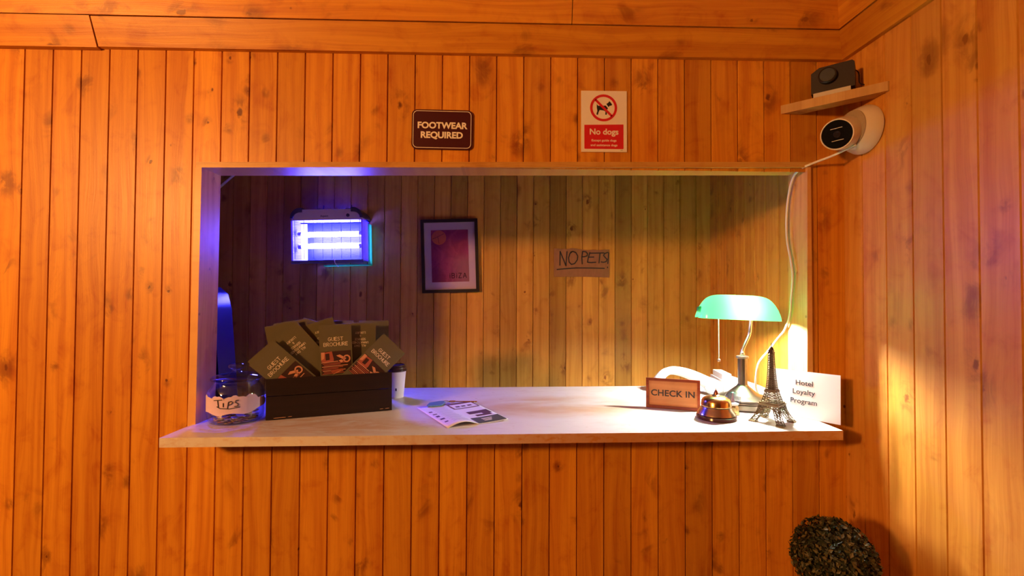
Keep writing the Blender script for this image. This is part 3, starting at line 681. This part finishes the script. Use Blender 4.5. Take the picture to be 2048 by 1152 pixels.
vs += box(bm, (.024, -.0028, 0), (.104, .0028, .0024)); vs += box(bm, (.088, -.014, 0), (.093, 0, .0024)); vs += box(bm, (.097, -.011, 0), (.102, 0, .0024)); vs += box(bm, (.080, -.008, 0), (.084, 0, .0024))
bmesh.ops.transform(bm, matrix=M_, verts=list(dict.fromkeys(vs))); obj('key', bm, BRASS, ky)

# ------------------------------------------------------------------ CHECK IN sign
ck = thing('check_in_sign', 'wooden desk sign in mahogany frame reading CHECK IN', 'sign', (2.119, .128, cz(2.119)+.0005), (math.radians(-6), -CS, math.radians(-23)))
CW, CH = .090, .104
MAHO = wood('mahogany_frame', 'Z', 'X', pitch=9, phase=-2, light=(.24, .045, .018), dark=(.12, .02, .010), vary=0, knots=0, rough=.3)
bm = nb()
for a, b in (((-CW, 0), (CW, .0095)), ((-CW, CH-.0095), (CW, CH)), ((-CW, .0095), (-CW+.0095, CH-.0095)), ((CW-.0095, .0095), (CW, CH-.0095))): box(bm, (a[0], -.009, a[1]), (b[0], .004, b[1]))
bevel(bm, .0015, 1); obj('frame', bm, MAHO, ck)
bm = nb(); box(bm, (-CW+.009, -.005, .009), (CW-.009, .002, CH-.009)); obj('panel', bm, wood('sign_panel_wood', 'Z', 'X', pitch=9, phase=-2, light=(.50, .22, .085), dark=(.36, .13, .05), vary=0, knots=0, rough=.5, seed=3), ck)
place_text('CHECK IN', .0215, (0, -.0054, CH/2), ck, SB, .035, 1.06, sp=1.03)
bm = nb(); prism(bm, [(.003, .001), (.030, .001), (.003, .070)], 'X', -.004, .004); obj('easel_leg', bm, MAHO, ck)

# ------------------------------------------------------------------ reception bell
bl = thing('desk_bell', 'brass and nickel reception bell on a dark round base', 'bell', (2.214, .002, cz(2.214)+.0003))
bm = nb(); lathe(bm, [(0, 0), (.060, 0), (.0625, .004), (.061, .010), (.056, .0125), (0, .0125)], 48, cap=False); smooth_by_angle(obj('base', bm, mat('bell_dark_base', (.055, .018, .018), .2), bl))
bm = nb(); lathe(bm, [(.057, .013), (.0585, .015), (.056, .021), (.049, .031), (.0465, .036), (.0455, .038), (0, .038)], 48, cap=False); smooth_by_angle(obj('skirt', bm, mat('bell_nickel', (.80, .62, .48), .22, 1), bl))
bm = nb(); lathe(bm, [(0, .0375), (.044, .0375), (.044, .0405), (0, .0405)], 40, cap=False); obj('seam_ring', bm, BLACK, bl)
bm = nb(); lathe(bm, [(.0455, .0405), (.0465, .042), (.0445, .056), (.041, .063), (.033, .0685), (.020, .072), (0, .0735)], 48, cap=False); smooth_by_angle(obj('dome', bm, mat('bell_brass', (.86, .55, .24), .2, 1), bl))
bm = nb(); lathe(bm, [(0, .0725), (.0125, .0725), (.0125, .0745), (.0075, .0765), (.0065, .083), (.0038, .089), (.0015, .092), (.001, .099), (0, .100)], 24, cap=False); smooth_by_angle(obj('plunger', bm, mat('bell_bronze', (.30, .12, .07), .3, 1), bl))

# ------------------------------------------------------------------ small snow globe
sg_ = thing('snow_globe', 'tiny clear snow globe on a golden base beside the bell', 'snow globe', (2.296, .056, cz(2.296)))
bm = nb(); lathe(bm, [(0, 0), (.0225, 0), (.0225, .004), (.0195, .007), (.0185, .024), (.0165, .029), (0, .029)], 8); obj('base', bm, BRASS, sg_)
bm = nb(); sphere(bm, (0, 0, .051), .0255, 32, 20); obj('globe', bm, glass_mat('globe_glass', (.58, .60, .68), 1.6), sg_, smooth=True)
bm = nb(); lathe(bm, [(.016, .0295), (.020, .0345), (.010, .0385), (0, .040)], 20, cap=False); obj('snow', bm, WHITE, sg_, smooth=True)
bm = nb(); prism(bm, [(-.007, .038), (.007, .038), (.003, .050), (.0008, .070), (-.0008, .070), (-.003, .050)], 'Y', -.002, .002); obj('figurine', bm, mat('globe_figure', (.55, .25, .28), .6), sg_)

# ------------------------------------------------------------------ lattice tower souvenir
tw = thing('tower_figurine', 'bronze lattice tower souvenir standing near the counter edge', 'figurine', (2.371, -.044, cz(2.371)), (0, 0, math.radians(37.5)))
BRZ = mat('antique_bronze', (.15, .105, .058), .45, 1); BRD = mat('antique_bronze_dark', (.07, .045, .03), .5, 1)
def bar(bm, a, b, r): tube(bm, [a, b], r, 5)
def lattice_face(bm, a0, a1, b0, b1, n, r, rails=True):
    """a0-a1 lower edge, b0-b1 upper edge"""
    a0, a1, b0, b1 = map(Vector, (a0, a1, b0, b1))
    for i in range(n):
        l0, l1 = a0.lerp(b0, i/n), a0.lerp(b0, (i+1)/n); q0, q1 = a1.lerp(b1, i/n), a1.lerp(b1, (i+1)/n)
        bar(bm, l0, q1, r); bar(bm, q0, l1, r)
        if i: bar(bm, l0, q0, r)
    if rails: bar(bm, a0, b0, r*1.5); bar(bm, a1, b1, r*1.5)
def ring_pts(h, z): return [(-h, -h, z), (h, -h, z), (h, h, z), (-h, h, z)]
for sx in (-1, 1):
    for sy in (-1, 1):
        bm = nb(); secs = []
        for f in (0, .33, .66, 1):
            z = .004 + f*.050; c_ = .0405 - .0195*f - .004*math.sin(PI*f); hw_ = .0082 - .0012*f
            secs.append([(sx*(c_)+dx*hw_, sy*(c_)+dy*hw_, z) for dx, dy in ((-1,-1),(1,-1),(1,1),(-1,1))])
        for s0, s1 in zip(secs, secs[1:]):
            for i in range(4): j = (i+1) % 4; lattice_face(bm, s0[i], s0[j], s1[i], s1[j], 2, .00075)
        box(bm, (sx*.0405-.0105, sy*.0405-.0105, 0), (sx*.0405+.0105, sy*.0405+.0105, .0045))
        obj('leg', bm, BRZ, tw)
bm = nb()      # arches between the legs
for k in range(4):
    M_ = Matrix.Rotation(k*PI/2, 4, 'Z'); pts = [M_ @ Vector((.0315*math.cos(math.radians(a)), -.028-.010*(1-math.sin(math.radians(a))), .016+.031*math.sin(math.radians(a)))) for a in range(10, 171, 10)]
    tube(bm, pts, .0016, 6)
    for a in range(30, 151, 12):
        p = M_ @ Vector((.0315*math.cos(math.radians(a)), -.029, .016+.031*math.sin(math.radians(a)))); q = M_ @ Vector((.034*math.cos(math.radians(a)), -.0285, .053)); bar(bm, p, q, .0006)
obj('arch', bm, BRZ, tw)
bm = nb(); box(bm, (-.0290, -.0290, .052), (.0290, .0290, .0555)); box(bm, (-.0305, -.0305, .0555), (.0305, .0305, .058)); box(bm, (-.0275, -.0275, .058), (.0275, .0275, .0625)); bevel(bm, .0006, 1); obj('lower_platform', bm, BRZ, tw)
bm = nb(); A, B = ring_pts(.0230, .0625), ring_pts(.0150, .0935)
for i in range(4): j = (i+1) % 4; mid0 = Vector(A[i]).lerp(Vector(A[j]), .5); mid1 = Vector(B[i]).lerp(Vector(B[j]), .5); lattice_face(bm, A[i], mid0, B[i], mid1, 4, .0007); lattice_face(bm, mid0, A[j], mid1, B[j], 4, .0007)
obj('middle_section', bm, BRZ, tw)
bm = nb(); box(bm, (-.0165, -.0165, .0935), (.0165, .0165, .0965)); box(bm, (-.0175, -.0175, .0965), (.0175, .0175, .0985)); box(bm, (-.0155, -.0155, .0985), (.0155, .0155, .102)); bevel(bm, .0005, 1); obj('upper_platform', bm, BRZ, tw)
bm = nb(); hs = [(.0128, .102), (.0098, .135), (.0078, .170), (.0062, .215)]
for (h0, z0), (h1, z1) in zip(hs, hs[1:]):
    A, B = ring_pts(h0, z0), ring_pts(h1, z1)
    for i in range(4): j = (i+1) % 4; lattice_face(bm, A[i], A[j], B[i], B[j], 6, .0008)
    core = [bm.verts.new((x*.62, y*.62, z)) for x, y, z in A] + [bm.verts.new((x*.62, y*.62, z)) for x, y, z in B]
    for i in range(4): j = (i+1) % 4; bm.faces.new((core[i], core[j], core[4+j], core[4+i])).material_index = 1
obj('upper_section', bm, [BRZ, BRD], tw)
bm = nb(); box(bm, (-.0078, -.0078, .215), (.0078, .0078, .219)); box(bm, (-.0062, -.0062, .219), (.0062, .0062, .226)); lathe(bm, [(.007, .226), (.0058, .231), (.0035, .234), (.0012, .236), (.0008, .247), (0, .248)], 12, mi=0); obj('lantern', bm, BRD, tw)

# ------------------------------------------------------------------ banker's lamp
LX, LY = 2.380, .150; LZ = cz(LX)+.0004
lamp = thing('desk_lamp', "lit banker's lamp with green glass shade and nickel foot", 'lamp', (LX, LY, LZ))
FOOT = mat('satin_nickel', (.17, .13, .10), .34, 1)
bm = nb(); lathe(bm, [(0, 0), (.080, 0), (.083, .003), (.083, .020), (.080, .023), (.080, .026), (.0885, .031), (.0885, .036), (.075, .041), (.058, .045), (.052, .048), (.022, .074), (.018, .078), (.0165, .082), (0, .082)], 56, cap=False); smooth_by_angle(obj('foot', bm, FOOT, lamp), 25)
bm = nb(); lathe(bm, [(.0158, .080), (.0158, .172), (.0205, .174), (.0215, .178), (.0205, .181), (.012, .183), (0, .183)], 36, cap=False); smooth_by_angle(obj('column', bm, FOOT, lamp), 30)
bm = nb(); sphere(bm, (0, 0, .190), .0085, 14, 10); tube(bm, spline([(0, 0, .186), (.001, 0, .200), (.012, 0, .226), (.026, 0, .256), (.028, -.004, .285), (.024, -.016, .318), (.012, -.018, .330)], 6), .0058, 10); obj('arm', bm, mat('polished_nickel', (.85, .80, .76), .18, 1), lamp, smooth=True)
SC = Vector((-.0215, -.008, .313)); SYAW = math.radians(-9); STILT = math.radians(2.4)
MS = Matrix.Translation(SC) @ Matrix.Rotation(SYAW, 4, 'Z') @ Matrix.Rotation(STILT, 4, 'Y')
def shade_surf(bm, a, b, h, z0, mi, nu=40, nv=22):
    def rows():
        for i in range(nu+1):
            s = math.sin(-PI/2 + PI*i/nu)
            k = (1-abs(s)**5.0)**(1/2.3) if abs(s) < 1 else 0
            k = max(k, .02)
            # the lower rim stays long; the ends sweep in as they rise
            row = []
            for j in range(nv+1):
                t_ = PI*j/nv
                up = math.sin(t_); x = a*s*(1-.07*up*up*abs(s)**2)
                row.append(bm.verts.new((x, -b*math.cos(t_)*(.30+.70*k), z0 + h*up*k)))
            yield row
    rs = list(rows())
    for r0, r1 in zip(rs, rs[1:]):
        for j in range(nv): bm.faces.new((r0[j], r0[j+1], r1[j+1], r1[j])).material_index = mi
sm = mat('green_cased_glass', (.25, .8, .5), .12); st_ = NT(sm)
tl = st_.n('ShaderNodeBsdfTranslucent'); tl.inputs[0].default_value = (.10, .80, .15, 1); mx = st_.n('ShaderNodeMixShader'); mx.inputs[0].default_value = .035
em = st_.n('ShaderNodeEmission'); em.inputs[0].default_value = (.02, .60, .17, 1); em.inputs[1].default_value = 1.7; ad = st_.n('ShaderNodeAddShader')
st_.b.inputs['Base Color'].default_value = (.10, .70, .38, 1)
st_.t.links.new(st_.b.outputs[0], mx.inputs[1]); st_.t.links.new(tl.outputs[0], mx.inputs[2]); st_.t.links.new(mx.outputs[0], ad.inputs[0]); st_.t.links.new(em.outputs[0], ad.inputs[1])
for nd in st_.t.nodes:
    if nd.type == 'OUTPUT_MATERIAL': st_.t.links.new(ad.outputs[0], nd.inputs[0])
bm = nb(); shade_surf(bm, .138, .062, .086, 0, 0)
bmesh.ops.transform(bm, matrix=MS, verts=bm.verts[:]); sh = obj('shade', bm, sm, lamp, smooth=True); sh['label'] = 'glowing green glass shade'
bm = nb(); sphere(bm, (0, 0, 0), .017, 16, 10, sc=(2.2, 1, 1)); bmesh.ops.transform(bm, matrix=MS @ Matrix.Translation((.012, 0, .030)), verts=bm.verts[:])
obj('bulb', bm, mat('bulb_glow', (1, .9, .7), .3, emit=(1.0, .93, .82), es=2700), lamp, smooth=True)
for s in (-1, 1):
    bm = nb(); lathe(bm, [(.010, 0), (.012, .003), (.010, .006), (.012, .009), (.010, .012), (.011, .016), (.006, .020), (0, .021)], 18, MS @ Matrix.Translation((s*.118, 0, .030)) @ Matrix.Rotation(s*PI/2, 4, 'Y'), cap=False)
    obj('shade_knob', bm, mat('green_glass_knob', (.05, .5, .3), .1), lamp, smooth=True)
bm = nb(); tube(bm, [MS @ Vector(p) for p in spline([(.100, -.036, .004), (.134, -.026, .002), (.152, 0, .004), (.138, .022, .010), (.128, .006, .016)], 6)], .0028, 8); obj('bracket', bm, BRASS, lamp, smooth=True)
bm = nb(); cx0, cy0 = -.083, .004
for i in range(44): sphere(bm, (cx0, cy0, .318-i*.0034), .0016, 6, 4)
sphere(bm, (cx0, cy0, .166), .0058, 14, 10); obj('pull_chain', bm, STEEL, lamp, smooth=True)

# ------------------------------------------------------------------ telephone behind the lamp
ph = thing('telephone', 'white corded desk telephone behind the CHECK IN sign and lamp', 'telephone', (2.455, .385, cz(2.455)+.0004), (0, 0, math.radians(-8)))
IV = mat('ivory_plastic', (.50, .46, .45), .35); PHW = mat('telephone_white', (.55, .54, .55), .35)
bm = nb(); prism(bm, [(-.100, 0), (.100, 0), (.100, .018), (-.02, .058), (-.100, .062)], 'Y', -.085, .085); bevel(bm, .006, 3)
bmesh.ops.transform(bm, matrix=Matrix.Translation((.045, 0, 0)), verts=bm.verts[:]); smooth_by_angle(obj('body', bm, IV, ph))
bm = nb(); box(bm, (-.052, -.060, .05), (-.018, .060, .086)); bevel(bm, .004, 2); smooth_by_angle(obj('cradle', bm, PHW, ph))
bm = nb(); box(bm, (-.050, -.0615, .0505), (-.022, -.0598, .0535)); obj('slot', bm, SB, ph)
bm = nb()
for i in range(3):
    for j in range(4): x = .012+i*.026; y = -.05+j*.028; z = .056-(x+.025)*.33; box(bm, (x, y, z-.01), (x+.018, y+.018, z+.0005+.002))
obj('keypad', bm, PHW, ph)
bm = nb()  # handset lying face down to the left of the base
hp = spline([(-.295, .0, .026), (-.285, 0, .052), (-.262, 0, .078), (-.228, 0, .088), (-.180, -.012, .080), (-.130, -.030, .060), (-.085, -.050, .036), (-.070, -.055, .024)], 6)
n = len(hp); rr = [.024 if i < 5 else .016 + .010*abs(i/n-.35)*2 for i in range(n)]
for i in range(n):
    if i > n*.75: rr[i] = .024 + .006*math.sin(PI*(i-n*.75)/(n*.25))
tube(bm, hp, rr, 14); sphere(bm, (-.292, 0, .024), .026, 18, 12, sc=(1, 1, .85)); sphere(bm, (-.082, -.052, .028), .034, 18, 12, sc=(1.1, 1, .8))
obj('handset', bm, PHW, ph, smooth=True)
bm = nb(); cp = []
for i in range(130):
    f = i/129; a = f*2*PI*26; cp.append((-.06+.02*f + .004*math.cos(a), -.085-.035*math.sin(PI*f)+.06*f*0 - .004*0, .006+.004*math.sin(a)))
tube(bm, cp, .0014, 5); obj('cord', bm, IV, ph)

# ------------------------------------------------------------------ loyalty card leaning on the jamb
dirv = Vector((2.553-2.418, -.095-.084)).normalized(); ang = math.atan2(dirv.y, dirv.x)
lc = thing('loyalty_card', 'white card reading Hotel Loyalty Program leaning against the right jamb', 'card', (2.4905, -.0115, cz(2.4905)), (math.radians(-2), -CS*.6, ang))
bm = nb(); box(bm, (-.104, -.0012, .0008), (.104, 0, .151)); obj('card', bm, PAPER, lc)
INK = mat('printed_ink', (.02, .025, .05), .6, spec=.2)
for txt, x, z in (('Hotel', .004, .113), ('Loyalty', .002, .084), ('Program', .002, .054)): place_text(txt, .0165, (x, -.0014, z), lc, INK, .006, 1.0)

# ------------------------------------------------------------------ corner shelf, device, security camera, cable
shl = thing('corner_shelf', 'rough pine board fixed across the corner near the ceiling', 'shelf')
bm = nb(); prism(bm, [(2.431, -.0005), (2.496, -.0005), (2.6410, -.129), (2.6410, -.182), (2.636, -.182)], 'Z', 2.006, 2.034); bevel(bm, .0015, 1); obj('board', bm, W_SHELF, shl)
dv = thing('security_sensor', 'small dark box with round lens standing on the corner shelf', 'sensor', (2.558, -.068, 2.0345), (0, 0, math.radians(-40.7)))
DVM = mat('sensor_dark_case', (.022, .011, .007), .5, spec=.3)
bm = nb(); prism(bm, [(-.056, .012), (.056, .012), (.056, .086), (.050, .092), (-.034, .092), (-.056, .078)], 'Y', -.030, .030); bevel(bm, .004, 2); smooth_by_angle(obj('case', bm, DVM, dv))
bm = nb(); box(bm, (-.050, -.032, 0), (.046, .028, .013)); bevel(bm, .003, 2); obj('stand', bm, mat('sensor_grey_foot', (.55, .50, .40), .4), dv)
bm = nb(); lathe(bm, [(.0245, 0), (.0245, .016), (.022, .019), (.020, .0175), (0, .0175)], 28, Matrix.Translation((-.012, -.029, .058)) @ Matrix.Rotation(PI/2, 4, 'X'), cap=False); smooth_by_angle(obj('lens_hood', bm, BLACK, dv))
bm = nb(); tube(bm, spline([(.054, .008, .075), (.064, .012, .062), (.066, .006, .030), (.078, -.004, .016)], 6), .0016, 6); obj('lead', bm, DVM, dv, smooth=True)

sc_ = thing('security_camera', 'cream turret security camera mounted on the right wall below the corner shelf', 'camera', (XR-.0005, -.094, 1.922))
CM = mat('camera_cream', (.72, .62, .46), .4)
MX = Matrix.Rotation(-PI/2, 4, 'Y')       # lathe axis +z -> -x (out of the wall)
bm = nb(); lathe(bm, [(0, 0), (.066, 0), (.073, .004), (.074, .012), (.069, .026), (.062, .040), (.056, .047), (0, .047)], 48, MX, cap=False); smooth_by_angle(obj('base', bm, CM, sc_))
bm = nb(); lathe(bm, [(.058, .046), (.058, .049), (0, .049)], 40, MX, cap=False); obj('seam', bm, mat('camera_seam', (.42, .34, .24), .5), sc_)
fd = Vector((-.80, -.52, -.26)).normalized(); QF = fd.to_track_quat('Z', 'Y').to_matrix().to_4x4()
bcen = Vector((-.068, .002, -.010)); MB_ = Matrix.Translation(bcen) @ QF
bm = nb(); sphere(bm, bcen, .050, 36, 24); obj('ball', bm, CM, sc_, smooth=True)
bm = nb(); lathe(bm, [(.0495, -.008), (.0490, .025), (.0465, .050), (.0450, .056), (.0420, .056), (.0420, .051), (0, .051)], 44, MB_, cap=False); smooth_by_angle(obj('barrel', bm, CM, sc_))
bm = nb(); lathe(bm, [(.0419, .0510), (.0419, .0535), (0, .0535)], 40, MB_, cap=False); face = obj('lens_window', bm, mat('camera_window', (.006, .006, .007), .12), sc_)
bm = nb()
for y in (-.018, .018): vs = box(bm, (-.016, y-.0008, .0533), (.016, y+.0008, .0541)); bmesh.ops.transform(bm, matrix=MB_ @ Matrix.Rotation(math.radians(0), 4, 'Z'), verts=vs)
obj('led_strip', bm, mat('led_line', (.7, .66, .6), .4), face)
bm = nb(); lathe(bm, [(.010, .0533), (.010, .0542), (.007, .0542), (.006, .0537), (0, .0537)], 20, MB_, cap=False); obj('lens', bm, mat('lens_glass', (.02, .015, .015), .05), face)

bm = nb(); tube(bm, spline([(2.585, -.125, 1.866), (2.556, -.070, 1.850), (2.530, -.030, 1.841), (2.512, -.017, 1.834), (2.5015, .004, 1.828), (2.4995, .040, 1.812), (2.4985, .066, 1.760), (2.4960, .076, 1.680), (2.4950, .072, 1.600), (2.4955, .052, 1.525), (2.4970, .046, 1.470), (2.4990, .058, 1.400), (2.4985, .066, 1.340), (2.5010, .100, 1.288), (2.5070, .150, 1.255), (2.490, .176, 1.210), (2.462, .190, 1.165), (2.462, .210, 1.115), (2.476, .236, 1.060), (2.505, .250, 1.020), (2.545, .262, cz(2.545)+.0040), (2.59, .268, cz(2.59)+.0040)], 6), .0037, 8)
tag(obj('cable', bm, mat('white_cable', (.80, .76, .68), .45), smooth=True), 'white cable running from the security camera down the right jamb to the counter', 'cable')

# ------------------------------------------------------------------ topiary ball on a stem, at the corner
tp = thing('topiary', 'dark green clipped boxwood ball on a stem, in the corner below the counter', 'plant', (2.385, -.29, 0))
LEAF = [mat('boxwood_leaf', (.016, .024, .009), .5), mat('boxwood_leaf_light', (.11, .095, .036), .5)]
rl = random.Random(11); bm = nb(); TC = Vector((0, 0, .722)); TR = .097
for i in range(4200):
    z = rl.uniform(-1, 1); a = rl.uniform(0, 2*PI); s = math.sqrt(1-z*z); d = Vector((s*math.cos(a), s*math.sin(a), z))
    p = TC + d*TR*rl.uniform(.80, 1.03)
    nrm = (d + Vector((rl.uniform(-1, 1), rl.uniform(-1, 1), rl.uniform(-1, 1)))*.9).normalized(); q = nrm.orthogonal().normalized(); q = Matrix.Rotation(rl.uniform(0, 6.3), 3, nrm) @ q; w_ = nrm.cross(q)
    L = rl.uniform(.0055, .0085); wd = L*.58; mi = 1 if rl.random() < .34 else 0
    v = [bm.verts.new(p - q*L), bm.verts.new(p - w_*wd + nrm*.0008), bm.verts.new(p + q*L), bm.verts.new(p + w_*wd + nrm*.0008)]
    bm.faces.new(v).material_index = mi
sphere(bm, TC, TR*.82, 20, 14, 0); obj('foliage', bm, LEAF, tp, smooth='raw')
bm = nb(); tube(bm, [(0, 0, .26), (.004, .003, .40), (-.002, 0, .52), (0, 0, .66)], .010, 8); obj('stem', bm, mat('bark', (.10, .055, .03), .85), tp, smooth=True)
bm = nb(); lathe(bm, [(0, 0), (.085, 0), (.115, .26), (.125, .265), (.125, .29), (.108, .29), (.104, .262), (0, .262)], 36, cap=False); smooth_by_angle(obj('pot', bm, mat('terracotta', (.34, .13, .07), .8), tp))

# ------------------------------------------------------------------ office chair and rail behind the left jamb
ch = thing('office_chair', 'tall-backed dark blue chair half hidden behind the left jamb', 'chair', (.145, .54, 0), (0, 0, math.radians(-14)))
BLU = mat('blue_vinyl', (.004, .004, .045), .30)
bm = nb(); prism(bm, [(-.250, .58), (.262, .58), (.262, .75), (.235, 1.05), (.205, 1.34), (.185, 1.405), (.145, 1.435), (-.145, 1.435), (-.185, 1.405), (-.205, 1.34), (-.235, 1.05), (-.25, .75)], 'Y', -.045, .045); bevel(bm, .022, 4); smooth_by_angle(obj('backrest', bm, BLU, ch), 40)
bm = nb(); prism(bm, rrect(-.24, -.02, .24, .30, .06), 'Z', .44, .54)
bevel(bm, .02, 3); smooth_by_angle(obj('seat', bm, BLU, ch), 40)
bm = nb(); box(bm, (-.05, .04, .42), (.05, .12, .60)); obj('bracket', bm, BLACK, ch)
bm = nb(); lathe(bm, [(.028, .08), (.028, .44)], 20, Matrix.Translation((0, .14, 0))); obj('gas_column', bm, BLACK, ch)
for k in range(5):
    a = 2*PI*k/5+.3; bm = nb(); tube(bm, [(0, .14, .10), (.22*math.cos(a), .14+.22*math.sin(a), .065)], [.022, .014], 8); lg = obj('leg', bm, BLACK, ch)
    bm = nb(); lathe(bm, [(.027, -.011), (.027, .011)], 18, Matrix.Translation((.22*math.cos(a), .14+.22*math.sin(a), .0275)) @ Matrix.Rotation(PI/2, 4, 'X')); obj('castor', bm, BLACK, lg)
bm = nb(); tube(bm, [(-.35, YB-.03, 1.60), (.40, YB-.03, 2.285)], .006, 10)
rail = tag(obj('metal_rail', bm, mat('pale_rail', (.75, .74, .80), .35), smooth=True), 'thin slanting metal rail high on the back wall at the left', 'rail')

# things standing on the counter follow its slight slope
for o_ in (jar, cup, bl, sg_, tw, lamp, ph):
    o_.rotation_mode = 'QUATERNION'
    o_.rotation_quaternion = (Matrix.Rotation(-CS, 3, 'Y') @ Euler(o_.rotation_euler).to_matrix()).to_quaternion()
